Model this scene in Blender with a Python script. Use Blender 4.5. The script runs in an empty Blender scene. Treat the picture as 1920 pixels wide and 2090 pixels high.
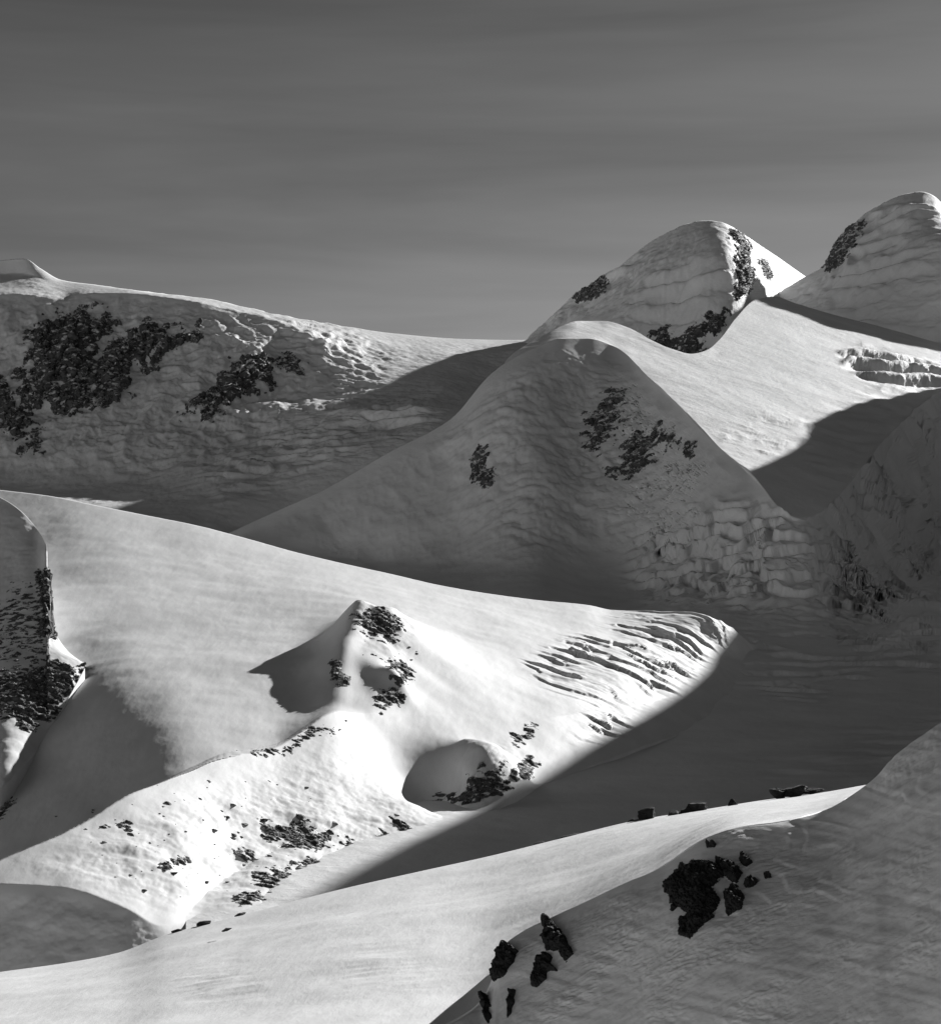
import bpy, bmesh, math, random
import numpy as np
from mathutils import Vector

random.seed(7)
C = bpy.context.scene.collection
scene = bpy.context.scene

# ------------------------------------------------------------------ camera, sky, sun, exposure
F_PX, CX, CY = 3850.0, 960.0, 1150.0          # focal length and level horizon, in photo pixels (1920 x 2090)
SKY_K = 0.61
FILL_GAIN = 1.9  # peak gain of the added fill from unseen sky
W_PX, H_PX = 1920.0, 2090.0
SUN_AZ, SUN_EL = math.radians(33.0), math.radians(20.5)   # clockwise from +Y (the view direction), height

cam_data = bpy.data.cameras.new("camera")
cam = bpy.data.objects.new("camera", cam_data)
C.objects.link(cam)
cam.rotation_euler = (math.radians(90), 0, 0)
cam_data.sensor_fit = 'VERTICAL'
cam_data.sensor_height = 36.0
cam_data.lens = 36.0 * F_PX / H_PX
cam_data.shift_y = (CY - H_PX / 2) / H_PX
cam_data.clip_start = 1.0
cam_data.clip_end = 200000.0
scene.camera = cam

scene.view_settings.view_transform = 'Standard'
scene.view_settings.look = 'None'
scene.view_settings.exposure = 0.52
scene.view_settings.gamma = 1.0
scene.view_settings.use_curve_mapping = False

world = bpy.data.worlds.new("World")
scene.world = world
world.use_nodes = True
nt = world.node_tree
nt.nodes.clear()
def wn(t, **k):
    n = nt.nodes.new(t)
    for a, b in k.items():
        setattr(n, a, b)
    return n
wout = wn('ShaderNodeOutputWorld')
wbg = wn('ShaderNodeBackground')
wbg.inputs['Strength'].default_value = 0.05
sky = wn('ShaderNodeTexSky', sky_type='NISHITA')
sky.sun_disc = False
sky.sun_elevation = SUN_EL
sky.sun_rotation = SUN_AZ
sky.altitude = 3200
sky.air_density = 1.0
sky.dust_density = 0.6
sky.ozone_density = 1.0
# black-and-white film behind a light yellow filter: a weighted sum of the sky's channels
sep = wn('ShaderNodeSeparateColor')
nt.links.new(sky.outputs[0], sep.inputs[0])
def wmath(op, a, b=None):
    n = wn('ShaderNodeMath', operation=op)
    for i, v in enumerate((a, b)):
        if v is None:
            continue
        if isinstance(v, (int, float)):
            n.inputs[i].default_value = v
        else:
            nt.links.new(v, n.inputs[i])
    return n.outputs[0]
gray = wmath('ADD', wmath('ADD', wmath('MULTIPLY', sep.outputs[0], 0.42), wmath('MULTIPLY', sep.outputs[1], 0.22)),
             wmath('MULTIPLY', sep.outputs[2], 0.04))
# thin cirrus streaks in the sky itself, by direction
gray = wmath('MULTIPLY', wmath('POWER', gray, 1.5), SKY_K)
tc = wn('ShaderNodeTexCoord')
mp = wn('ShaderNodeMapping')
mp.inputs['Rotation'].default_value = (0, math.radians(7), 0)
mp.inputs['Scale'].default_value = (1.5, 1.5, 15.0)
nt.links.new(tc.outputs['Generated'], mp.inputs['Vector'])
cn = wn('ShaderNodeTexNoise')
cn.inputs['Scale'].default_value = 1.7
cn.inputs['Detail'].default_value = 5.0
cn.inputs['Roughness'].default_value = 0.5
cn.inputs['Distortion'].default_value = 0.35
nt.links.new(mp.outputs[0], cn.inputs['Vector'])
cr = wn('ShaderNodeMapRange')
cr.inputs['From Min'].default_value = 0.3
cr.inputs['From Max'].default_value = 0.75
cr.inputs['To Min'].default_value = 0.8
cr.inputs['To Max'].default_value = 1.26
nt.links.new(cn.outputs[0], cr.inputs[0])
val = wmath('MULTIPLY', gray, cr.outputs[0])
# added fill light: out-of-view sky brightened overhead, left and behind, to lift shaded snow
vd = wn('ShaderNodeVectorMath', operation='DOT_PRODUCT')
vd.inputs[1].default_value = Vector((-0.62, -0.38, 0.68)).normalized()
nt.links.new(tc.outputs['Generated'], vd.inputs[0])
sky_fill = wn('ShaderNodeMapRange', interpolation_type='SMOOTHSTEP')
sky_fill.inputs['From Min'].default_value = 0.05
sky_fill.inputs['From Max'].default_value = 0.95
sky_fill.inputs['To Min'].default_value = 1.0
sky_fill.inputs['To Max'].default_value = FILL_GAIN
nt.links.new(vd.outputs['Value'], sky_fill.inputs[0])
val = wmath('MULTIPLY', val, sky_fill.outputs[0])
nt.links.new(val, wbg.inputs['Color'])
nt.links.new(wbg.outputs[0], wout.inputs['Surface'])

sun_data = bpy.data.lights.new("sun", 'SUN')
sun_data.energy = 5.0
sun_data.angle = math.radians(0.53)
sun_data.color = (1.0, 1.0, 1.0)
sun = bpy.data.objects.new("sun", sun_data)
C.objects.link(sun)
S = Vector((math.sin(SUN_AZ) * math.cos(SUN_EL), math.cos(SUN_AZ) * math.cos(SUN_EL), math.sin(SUN_EL)))
sun.rotation_euler = S.to_track_quat('Z', 'Y').to_euler()
sun.location = (3000, 4000, 3000)

# ------------------------------------------------------------------ numeric helpers
rng = np.random.RandomState(11)
PERM = np.tile(rng.permutation(256), 3).astype(np.int32)
GRAD = rng.normal(size=(256, 3)); GRAD /= np.linalg.norm(GRAD, axis=1)[:, None]
GRAD = GRAD.astype(np.float32)

def perlin(p):
    p = np.asarray(p, np.float32)
    i = np.floor(p).astype(np.int32); f = p - i
    i &= 255
    u = f * f * f * (f * (f * 6 - 15) + 10)
    out = 0
    for dx in (0, 1):
        wx = u[:, 0] if dx else 1 - u[:, 0]
        a = PERM[(i[:, 0] + dx) & 255]
        for dy in (0, 1):
            wy = u[:, 1] if dy else 1 - u[:, 1]
            b = PERM[a + ((i[:, 1] + dy) & 255)]
            for dz in (0, 1):
                wz = u[:, 2] if dz else 1 - u[:, 2]
                h = PERM[b + ((i[:, 2] + dz) & 255)]
                g = GRAD[h]
                d = g[:, 0] * (f[:, 0] - dx) + g[:, 1] * (f[:, 1] - dy) + g[:, 2] * (f[:, 2] - dz)
                out = out + wx * wy * wz * d
    return out * 1.5

def fbm(p, octaves=5, gain=0.5, ridged=False, seed=0):
    p = np.asarray(p, np.float32) + seed * 17.31
    a, s, tot = 1.0, 0, 0
    for o in range(octaves):
        n = perlin(p)
        if ridged:
            n = 1 - 2 * np.abs(n)
        s = s + a * n; tot += a
        a *= gain
        p = p * 2.03 + 5.7
    return s / tot

def pchip_slopes(x, y):
    h = np.diff(x, axis=0); d = np.diff(y, axis=0) / h
    m = np.zeros_like(y)
    if len(x) == 2:
        m[0] = d[0]; m[1] = d[0]
        return m
    w1 = 2 * h[1:] + h[:-1]; w2 = h[1:] + 2 * h[:-1]
    with np.errstate(divide='ignore', invalid='ignore'):
        hm = (w1 + w2) / (w1 / d[:-1] + w2 / d[1:])
    m[1:-1] = np.where(d[:-1] * d[1:] > 0, hm, 0)
    m[0] = d[0]; m[-1] = d[-1]
    return m

def pchip1(xk, yk, x):
    xk = np.asarray(xk, float); yk = np.asarray(yk, float)
    m = pchip_slopes(xk, yk)
    x = np.clip(x, xk[0], xk[-1])
    i = np.clip(np.searchsorted(xk, x) - 1, 0, len(xk) - 2)
    h = xk[i + 1] - xk[i]; t = (x - xk[i]) / h
    return (yk[i] * (1 + 2 * t) * (1 - t) ** 2 + m[i] * h * t * (1 - t) ** 2 +
            yk[i + 1] * t * t * (3 - 2 * t) + m[i + 1] * h * t * t * (t - 1))

def sdf_poly(px, py, poly):
    """signed distance, positive inside"""
    p = np.asarray(poly, float)
    d2 = np.full(px.shape, 1e18); ins = np.zeros(px.shape, bool)
    n = len(p)
    for i in range(n):
        a, b = p[i], p[(i + 1) % n]
        e = b - a
        t = np.clip(((px - a[0]) * e[0] + (py - a[1]) * e[1]) / (e @ e + 1e-9), 0, 1)
        d2 = np.minimum(d2, (px - a[0] - t * e[0]) ** 2 + (py - a[1] - t * e[1]) ** 2)
        c = ((a[1] > py) != (b[1] > py))
        xi = a[0] + (py - a[1]) * e[0] / (e[1] if abs(e[1]) > 1e-9 else 1e-9)
        ins ^= c & (px < xi)
    return np.where(ins, 1, -1) * np.sqrt(d2)

def smooth01(x):
    x = np.clip(x, 0, 1)
    return x * x * (3 - 2 * x)

def mask_poly(px, py, poly, soft):
    return smooth01(sdf_poly(px, py, poly) / soft * 0.5 + 0.5)

def grid_normals(P):
    du = np.gradient(P, axis=1); dv = np.gradient(P, axis=0)
    n = np.cross(du, dv)
    n /= np.linalg.norm(n, axis=2)[:, :, None] + 1e-9
    n[n[:, :, 2] < 0] *= -1
    return n

def at(px, y, z=None, py=None):
    x = (px - CX) / F_PX * y
    if z is None:
        z = (CY - py) / F_PX * y
    return np.array([x, y, z])

def project(P):
    return CX + F_PX * P[..., 0] / P[..., 1], CY - F_PX * P[..., 2] / P[..., 1]

# ------------------------------------------------------------------ materials
def gv(v):
    return (v, v, v, 1)

def make_snow(name, scale, bump_dist, albedo=0.82, aniso=(1, 1, 1), rot=0.0, strength=0.6, wind=False):
    m = bpy.data.materials.new(name); m.use_nodes = True
    t = m.node_tree; t.nodes.clear()
    o = t.nodes.new('ShaderNodeOutputMaterial'); b = t.nodes.new('ShaderNodeBsdfPrincipled')
    b.inputs['Roughness'].default_value = 0.7
    b.inputs['Specular IOR Level'].default_value = 0.15
    tcn = t.nodes.new('ShaderNodeTexCoord')
    mpn = t.nodes.new('ShaderNodeMapping')
    mpn.inputs['Rotation'].default_value = (0, 0, rot)
    mpn.inputs['Scale'].default_value = tuple(s / scale for s in aniso)
    t.links.new(tcn.outputs['Object'], mpn.inputs['Vector'])
    n1 = t.nodes.new('ShaderNodeTexNoise')
    n1.inputs['Scale'].default_value = 1.0
    n1.inputs['Detail'].default_value = 9
    n1.inputs['Roughness'].default_value = 0.68
    t.links.new(mpn.outputs[0], n1.inputs['Vector'])
    n2 = t.nodes.new('ShaderNodeTexNoise')
    n2.inputs['Scale'].default_value = 0.23
    n2.inputs['Detail'].default_value = 5
    t.links.new(mpn.outputs[0], n2.inputs['Vector'])
    ramp = t.nodes.new('ShaderNodeMapRange')
    ramp.inputs['From Min'].default_value = 0.3; ramp.inputs['From Max'].default_value = 0.7
    ramp.inputs['To Min'].default_value = albedo - 0.09; ramp.inputs['To Max'].default_value = albedo
    t.links.new(n2.outputs[0], ramp.inputs[0])
    t.links.new(ramp.outputs[0], b.inputs['Base Color'])
    bp = t.nodes.new('ShaderNodeBump')
    bp.inputs['Strength'].default_value = strength
    bp.inputs['Distance'].default_value = bump_dist
    t.links.new(n1.outputs[0], bp.inputs['Height'])
    last = bp
    if wind:
        # layers of wind crust cut open by the wind: wavy bands that follow the height of the bank
        wm = t.nodes.new('ShaderNodeMapping')
        wm.inputs['Rotation'].default_value = (0, math.radians(-24), 0)
        wm.inputs['Scale'].default_value = (0.03, 0.03, 0.55)
        t.links.new(tcn.outputs['Object'], wm.inputs['Vector'])
        wv = t.nodes.new('ShaderNodeTexWave'); wv.bands_direction = 'Z'
        wv.inputs['Scale'].default_value = 0.5; wv.inputs['Distortion'].default_value = 16
        wv.inputs['Detail'].default_value = 4; wv.inputs['Detail Scale'].default_value = 0.8
        t.links.new(wm.outputs[0], wv.inputs['Vector'])
        pn = t.nodes.new('ShaderNodeTexNoise'); pn.inputs['Scale'].default_value = 0.06; pn.inputs['Detail'].default_value = 3
        t.links.new(tcn.outputs['Object'], pn.inputs['Vector'])
        pr = t.nodes.new('ShaderNodeMapRange'); pr.inputs['From Min'].default_value = 0.42; pr.inputs['From Max'].default_value = 0.62
        t.links.new(pn.outputs[0], pr.inputs[0])
        mu = t.nodes.new('ShaderNodeMath'); mu.operation = 'MULTIPLY'
        t.links.new(wv.outputs['Fac'], mu.inputs[0]); t.links.new(pr.outputs[0], mu.inputs[1])
        b2 = t.nodes.new('ShaderNodeBump'); b2.inputs['Strength'].default_value = 0.35; b2.inputs['Distance'].default_value = 0.18
        t.links.new(mu.outputs[0], b2.inputs['Height']); t.links.new(bp.outputs[0], b2.inputs['Normal'])
        last = b2
    t.links.new(last.outputs[0], b.inputs['Normal'])
    t.links.new(b.outputs[0], o.inputs[0])
    return m

def make_rock(name, lo, hi, scale, bump, dust=0.0):
    m = bpy.data.materials.new(name); m.use_nodes = True
    t = m.node_tree; t.nodes.clear()
    o = t.nodes.new('ShaderNodeOutputMaterial'); b = t.nodes.new('ShaderNodeBsdfPrincipled')
    b.inputs['Roughness'].default_value = 0.85
    b.inputs['Specular IOR Level'].default_value = 0.2
    tcn = t.nodes.new('ShaderNodeTexCoord')
    mpn = t.nodes.new('ShaderNodeMapping')
    mpn.inputs['Scale'].default_value = (1 / scale, 1 / scale, 1.6 / scale)
    t.links.new(tcn.outputs['Object'], mpn.inputs['Vector'])
    n1 = t.nodes.new('ShaderNodeTexNoise')
    n1.inputs['Scale'].default_value = 1.0; n1.inputs['Detail'].default_value = 9
    n1.inputs['Roughness'].default_value = 0.7
    t.links.new(mpn.outputs[0], n1.inputs['Vector'])
    r = t.nodes.new('ShaderNodeMapRange')
    r.inputs['From Min'].default_value = 0.35; r.inputs['From Max'].default_value = 0.68
    r.inputs['To Min'].default_value = lo; r.inputs['To Max'].default_value = hi
    t.links.new(n1.outputs[0], r.inputs[0])
    if dust:
        n3 = t.nodes.new('ShaderNodeTexNoise')
        n3.inputs['Scale'].default_value = 1.2; n3.inputs['Detail'].default_value = 8; n3.inputs['Roughness'].default_value = 0.7
        t.links.new(mpn.outputs[0], n3.inputs['Vector'])
        ge = t.nodes.new('ShaderNodeNewGeometry'); sz = t.nodes.new('ShaderNodeSeparateXYZ')
        t.links.new(ge.outputs['Normal'], sz.inputs[0])
        ad = t.nodes.new('ShaderNodeMath'); ad.operation = 'MULTIPLY_ADD'
        t.links.new(sz.outputs['Z'], ad.inputs[0]); ad.inputs[1].default_value = 0.22
        t.links.new(n3.outputs[0], ad.inputs[2])
        dr = t.nodes.new('ShaderNodeMapRange')
        dr.inputs['From Min'].default_value = 0.80 - dust; dr.inputs['From Max'].default_value = 0.86 - dust
        t.links.new(ad.outputs[0], dr.inputs[0])
        mx = t.nodes.new('ShaderNodeMix'); mx.data_type = 'RGBA'
        t.links.new(dr.outputs[0], mx.inputs[0]); t.links.new(r.outputs[0], mx.inputs[6])
        mx.inputs[7].default_value = gv(0.72)
        t.links.new(mx.outputs[2], b.inputs['Base Color'])
    else:
        t.links.new(r.outputs[0], b.inputs['Base Color'])
    bp = t.nodes.new('ShaderNodeBump'); bp.inputs['Strength'].default_value = 0.8
    bp.inputs['Distance'].default_value = bump
    t.links.new(n1.outputs[0], bp.inputs['Height'])
    t.links.new(bp.outputs[0], b.inputs['Normal'])
    t.links.new(b.outputs[0], o.inputs[0])
    return m

M_FAR = make_snow('snow_far', 30, 5.0)
M_MID = make_snow('snow_mid', 6, 0.4, aniso=(1, 0.33, 1))
M_GLAC = make_snow('snow_glacier', 20, 2.5)
M_NEAR = make_snow('snow_near', 1.2, 0.12, strength=0.9, aniso=(1, 0.33, 1))
M_SHADE = make_snow('snow_windpacked', 0.9, 0.13, albedo=0.88, aniso=(0.7, 1.1, 1.3), rot=math.radians(20), strength=0.7, wind=True)
M_ROCK_FAR = make_rock('rock_far', 0.03, 0.16, 30, 4, dust=0.15)
M_ROCK_MID = make_rock('rock_mid', 0.03, 0.15, 7, 1.0, dust=0.10)
M_ROCK_NEAR = make_rock('rock_near', 0.012, 0.05, 1.5, 0.15)

# ------------------------------------------------------------------ object helpers
def link_mesh(name, verts, faces, mat, smooth=True, quads=True):
    me = bpy.data.meshes.new(name)
    verts = np.ascontiguousarray(verts, np.float32).reshape(-1, 3)
    faces = np.ascontiguousarray(faces, np.int32)
    k = faces.shape[1]
    me.vertices.add(len(verts)); me.vertices.foreach_set('co', verts.ravel())
    me.loops.add(faces.size); me.loops.foreach_set('vertex_index', faces.ravel())
    me.polygons.add(len(faces))
    me.polygons.foreach_set('loop_start', np.arange(0, faces.size, k, dtype=np.int32))
    me.polygons.foreach_set('loop_total', np.full(len(faces), k, np.int32))
    me.polygons.foreach_set('use_smooth', np.full(len(faces), smooth, bool))
    me.update(calc_edges=True)
    me.validate()
    me.materials.append(mat)
    o = bpy.data.objects.new(name, me)
    C.objects.link(o)
    return o

def grid_faces(nr, nc):
    idx = np.arange(nr * nc).reshape(nr, nc)
    return np.stack([idx[:-1, :-1], idx[1:, :-1], idx[1:, 1:], idx[:-1, 1:]], -1).reshape(-1, 4)

def tag(o, label=None, cat=None, group=None, kind=None):
    if label: o['label'] = label
    if cat: o['category'] = cat
    if group: o['group'] = group
    if kind: o['kind'] = kind
    return o

def z8_(p):
    return [(480 + 0.3463 * a, 1180 + 0.3463 * b) for a, b in p]

class Body:
    """A piece of terrain lofted through surveyed lines (photo column, photo row, distance in metres)."""
    def __init__(self, name, x0, x1, curves, mat, rows, creases=(), step=2.4, back=900, back_slope=0.5, smooth=120, wfun=None, psmooth=60):
        self.name, self.mat = name, mat
        a, b = max(x0, -30), min(x1, 1950)
        cols = [np.arange(a, b + step, step)]
        if x0 < a: cols.insert(0, np.linspace(x0, a, 140, endpoint=False))
        if x1 > b: cols.append(np.linspace(cols[-1][-1] + step, x1, 200))
        cols = np.concatenate(cols)
        self.cols = cols
        K = len(curves)
        PY = np.zeros((K, len(cols))); Wk = np.zeros((K, len(cols)))
        for k, c in enumerate(curves):
            c = sorted(c)
            xs = [q[0] for q in c]
            PY[k] = pchip1(xs, [q[1] for q in c], cols)
            Wk[k] = pchip1(xs, [1.0 / q[2] for q in c], cols)
            for _ in range(psmooth if k else 0):
                PY[k, 1:-1] = (PY[k, :-2] + 2 * PY[k, 1:-1] + PY[k, 2:]) / 4
            for _ in range(smooth):
                Wk[k, 1:-1] = (Wk[k, :-2] + 2 * Wk[k, 1:-1] + Wk[k, 2:]) / 4
        if wfun:
            for k in wfun[0]:
                t = smooth01((cols - wfun[1]) / 60)
                Wk[k] = Wk[k] * (1 - t) + wfun[2](cols, PY[k]) * t
        for k in range(1, K):
            PY[k] = np.maximum(PY[k], PY[k - 1] + 0.6)
        v = np.linspace(0, 1, rows)
        py = PY[0] + (PY[-1] - PY[0]) * v[:, None]
        w = np.zeros_like(py)
        br = [0] + list(creases) + [K - 1]
        for s, e in zip(br[:-1], br[1:]):
            m = pchip_slopes(PY[s:e + 1], Wk[s:e + 1])
            for k in range(s, e):
                h = PY[k + 1] - PY[k]
                t = (py - PY[k]) / h
                sel = (t >= -1e-6) & (t <= 1 + 1e-6)
                tt = np.clip(t, 0, 1)
                val = (Wk[k] * (1 + 2 * tt) * (1 - tt) ** 2 + m[k - s] * h * tt * (1 - tt) ** 2 +
                       Wk[k + 1] * tt * tt * (3 - 2 * tt) + m[k + 1 - s] * h * tt * tt * (tt - 1))
                w = np.where(sel, val, w)
        y = 1.0 / w
        self.px = np.broadcast_to(cols, py.shape).copy(); self.py = py
        self.P = np.stack([(self.px - CX) / F_PX * y, y, (CY - py) / F_PX * y], -1)
        self.back, self.back_slope = back, back_slope

    def blur(self, n):
        """soften the loft a little (depth only), n passes of 1-2-1"""
        w = 1.0 / self.P[:, :, 1]
        for _ in range(n):
            w[1:-1] = (w[:-2] + 2 * w[1:-1] + w[2:]) / 4
            w[:, 1:-1] = (w[:, :-2] + 2 * w[:, 1:-1] + w[:, 2:]) / 4
        y = 1.0 / w
        self.P = np.stack([(self.px - CX) / F_PX * y, y, (CY - self.py) / F_PX * y], -1)
        return self

    def bump(self, px, y, h, a, b, rot=0.0, sharp=2.0, left=None):
        """raise (or lower) the ground round a spot; a, b radii in metres along/across rot (from +x)"""
        x = (px - CX) / F_PX * y
        dx = self.P[:, :, 0] - x; dy = self.P[:, :, 1] - y
        c, s = math.cos(rot), math.sin(rot)
        u = (dx * c + dy * s); v = (-dx * s + dy * c)
        ua = np.where(u < 0, left if left else a, a)
        r = np.sqrt((u / ua) ** 2 + (v / b) ** 2)
        self.P[:, :, 2] += h * np.exp(-np.power(r, sharp))
        return self

    def ridge(self, pts, wl, wr, power=1.2):
        """tent along a line of (px, y, height) points running towards the camera; wl, wr widths in metres"""
        q = np.array([[(p[0] - CX) / F_PX * p[1], p[1], p[2]] for p in pts])
        best = np.zeros(self.P.shape[:2])
        for a, b in zip(q[:-1], q[1:]):
            e = b[:2] - a[:2]; L = np.linalg.norm(e); e = e / L
            dx = self.P[:, :, 0] - a[0]; dy = self.P[:, :, 1] - a[1]
            t = dx * e[0] + dy * e[1]
            tc = np.clip(t, 0, L)
            ox = dx - tc * e[0]; oy = dy - tc * e[1]
            d = np.hypot(ox, oy)
            h = a[2] + (b[2] - a[2]) * tc / L
            side = np.where(dx * e[1] - dy * e[0] > 0, 1, 0)      # 1: left of the walking direction is negative
            k = np.clip(h / max(p[2] for p in pts), 0, 1) * smooth01(ox / wl)
            wdt = wl + (wr - wl) * k
            best = np.maximum(best, h * np.exp(-np.power(d / wdt, power)))
        for _ in range(14):
            best[1:-1] = (best[:-2] + 2 * best[1:-1] + best[2:]) / 4
            best[:, 1:-1] = (best[:, :-2] + 2 * best[:, 1:-1] + best[:, 2:]) / 4
        self.P[:, :, 2] += best
        return self

    def noise(self, amp, scale, octaves=5, ridged=False, aniso=(1, 1, 1), rot=0.0, poly=None, soft=40, seed=0,
              gain=0.5, along='n', bias=0.0, soft_rows=0, patch=0):
        P = self.P
        m = np.ones(P.shape[:2])
        if poly is not None:
            m = mask_poly(self.px, self.py, poly, soft)
        if patch:
            m = m * smooth01(fbm(P.reshape(-1, 3) / patch, 4, seed=seed + 9).reshape(m.shape) * 3.5 + 0.45)
        if soft_rows:
            m = m * smooth01(np.arange(P.shape[0]) / soft_rows)[:, None]
        sel = m > 1e-3
        if not sel.any():
            return self
        c, s = math.cos(rot), math.sin(rot)
        q = P[sel]
        q = np.stack([q[:, 0] * c + q[:, 1] * s, -q[:, 0] * s + q[:, 1] * c, q[:, 2]], -1) / scale / np.array(aniso)
        n = fbm(q, octaves, gain, ridged, seed) + bias
        if along == 'n':
            N = grid_normals(P)[sel]
        else:
            N = np.array([0, 0, 1.0])
        P[sel] += (amp * n * m[sel])[:, None] * N
        return self

    def terrace(self, step, sharp, poly, soft, wobble=0.0, wscale=200.0, seed=3, patch=0):
        """break the surface into ice steps of about `step` metres of height"""
        m = mask_poly(self.px, self.py, poly, soft)
        if patch:
            m = m * smooth01(fbm(self.P.reshape(-1, 3) / patch, 4, seed=seed + 9).reshape(m.shape) * 3.5 + 0.45)
        z = self.P[:, :, 2]
        wob = fbm(self.P.reshape(-1, 3) / wscale, 4, seed=seed).reshape(z.shape) * wobble
        t = (z + wob) / step
        k = np.floor(t); f = t - k
        g = 0.5 + 0.5 * np.tanh((f - 0.5) * sharp) / math.tanh(0.5 * sharp)
        self.P[:, :, 2] = z + m * (k + g - t) * step
        return self

    def steps(self, period, height, poly, soft, wobble=0.0, wscale=200.0, seed=3, patch=0, aniso=(1, 1, 1), cliff=0.1, thr=0.4, octaves=5):
        """crevassed ice: benches that end in steep ice cliffs facing down the glacier"""
        m = mask_poly(self.px, self.py, poly, soft)
        q = self.P.reshape(-1, 3)
        if patch:
            m = m * smooth01(fbm(q / patch / np.array(aniso), 4, seed=seed + 9).reshape(m.shape) * 3.0 + thr)
        t = (self.P[:, :, 1] + wobble * fbm(q / wscale / np.array(aniso), octaves, 0.55, seed=seed).reshape(m.shape)) / period
        f = t - np.floor(t)
        amp = height * (0.65 + 0.9 * fbm(q / (wscale * 0.7), 3, seed=seed + 4).reshape(m.shape))
        off = np.where(f < cliff, -0.5 + smooth01(f / cliff), 0.5 - (f - cliff) / (1 - cliff))
        self.P[:, :, 2] += m * amp * off
        return self

    def bands(self, amp, period, wobble, wscale, poly, soft, seed=0):
        """cut edges of wind-laid snow layers, winding along the slope"""
        q = self.P.reshape(-1, 3)
        m = mask_poly(self.px, self.py, poly, soft)
        m = m * smooth01(fbm(q / (wscale * 0.7), 3, seed=seed + 5).reshape(m.shape) * 2.5 + 0.5)
        t = (self.P[:, :, 2] + wobble * fbm(q / wscale, 3, 0.45, seed=seed).reshape(m.shape)) / period
        f = t - np.floor(t)
        off = np.where(f < 0.25, smooth01(f / 0.25), 1 - (f - 0.25) / 0.75) - 0.5
        self.P += (amp * m * off)[:, :, None] * grid_normals(self.P)
        return self

    def build(self, label, cat='snow slope', skirt=True):
        P = self.P
        G = P
        if skirt:
            top = P[0]
            d = top[:, :2] / np.linalg.norm(top[:, :2], axis=1)[:, None]
            rows = []
            for s in np.linspace(1, 0.03, 14) ** 1.6:
                L = self.back * s
                q = top.copy()
                q[:, :2] += d * L
                q[:, 2] -= self.back_slope * L + 0.25 * self.back_slope * L * s
                rows.append(q)
            bot = P[-1]
            db = bot[:, :2] / np.linalg.norm(bot[:, :2], axis=1)[:, None]
            tail = []
            for s in (0.05, 0.3, 1.0):
                q = bot.copy()
                q[:, :2] -= db * self.back * 0.05 * s
                q[:, 2] -= self.back * 0.12 * s
                tail.append(q)
            G = np.concatenate([np.array(rows), P, np.array(tail)])
        o = link_mesh(self.name, G.reshape(-1, 3), grid_faces(G.shape[0], G.shape[1])[:, ::-1], self.mat)
        tag(o, label, cat, kind='structure')
        self.ppx, self.ppy = project(P)
        return o

ROCKS = []
def rock_patch(body, poly, label, mat, amp, scale, bias=0.0, soft=10, up=2, e_w=0.55, name='rock_outcrop', cat='rock', group=None,
               octaves=6, aniso=(1, 1, 1), seed=None, ridged=False, lift=0.0, noise_w=1.3, fine=0.7):
    """bare rock breaking through the snow of a body: its surface is the ground pushed in and out by coarse noise"""
    poly = np.asarray(poly, float)
    x0, y0 = poly.min(0) - soft * 2; x1, y1 = poly.max(0) + soft * 2
    sel = (body.ppx > x0) & (body.ppx < x1) & (body.ppy > y0) & (body.ppy < y1)
    r, c = np.where(sel)
    if len(r) < 9:
        print('rock patch off the body', label); return None
    r0, r1, c0, c1 = max(r.min() - 1, 0), r.max() + 2, max(c.min() - 1, 0), c.max() + 2
    P = body.P[r0:r1, c0:c1]
    for ax in (0, 1):
        n = P.shape[ax]
        t = np.linspace(0, n - 1, (n - 1) * up + 1)
        i = np.clip(t.astype(int), 0, n - 2); f = t - i
        f = f[:, None, None] if ax == 0 else f[None, :, None]
        P = np.take(P, i, ax) * (1 - f) + np.take(P, i + 1, ax) * f
    px, py = project(P)
    s = sdf_poly(px, py, poly)
    k = len(ROCKS) if seed is None else seed
    n = fbm(P.reshape(-1, 3) / scale / np.array(aniso), octaves, 0.55, ridged, seed=k).reshape(px.shape)
    n2 = fbm(P.reshape(-1, 3) / (scale * 0.35), 4, 0.6, True, seed=k + 5).reshape(px.shape)
    e = np.where(s > 0, 1 - np.exp(-np.maximum(s, 0) / soft), np.maximum(s / soft, -2.5))
    off = amp * (noise_w * (n * 2.0 + fine * (n2 - 0.35)) + e * e_w + bias)
    keep_v = (off > -0.35 * amp) & (s > -soft * 2.2) | (s > -soft * 0.3)
    # only the piece that hangs together round the middle of the outcrop
    lab = np.where(keep_v, np.arange(keep_v.size).reshape(keep_v.shape), -1)
    for _ in range(400):
        q = lab.copy()
        q[1:] = np.maximum(q[1:], lab[:-1]); q[:-1] = np.maximum(q[:-1], lab[1:])
        q[:, 1:] = np.maximum(q[:, 1:], q[:, :-1]); q[:, :-1] = np.maximum(q[:, :-1], q[:, 1:])
        q = np.where(keep_v, q, -1)
        if (q == lab).all(): break
        lab = q
    ids, cnt = np.unique(lab[keep_v], return_counts=True)
    if not len(ids):
        print('empty rock', label); return None
    keep_v = lab == ids[cnt.argmax()]
    off = np.maximum(off, -0.35 * amp) + lift
    N = grid_normals(P)
    V = P + off[:, :, None] * N
    fc = grid_faces(V.shape[0], V.shape[1])[:, ::-1]
    kf = keep_v.ravel()[fc].all(1)
    fc = fc[kf]
    if not len(fc):
        print('empty rock', label); return None
    used = np.unique(fc)
    remap = np.zeros(V.shape[0] * V.shape[1], np.int32); remap[used] = np.arange(len(used))
    o = link_mesh(name, V.reshape(-1, 3)[used], remap[fc], mat, smooth=True)
    tag(o, label, cat, group)
    ROCKS.append(o)
    return o

def T(pts, ox, oy, k=0.5195):
    return [(ox + k * a, oy + k * b) for a, b in pts]

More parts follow.
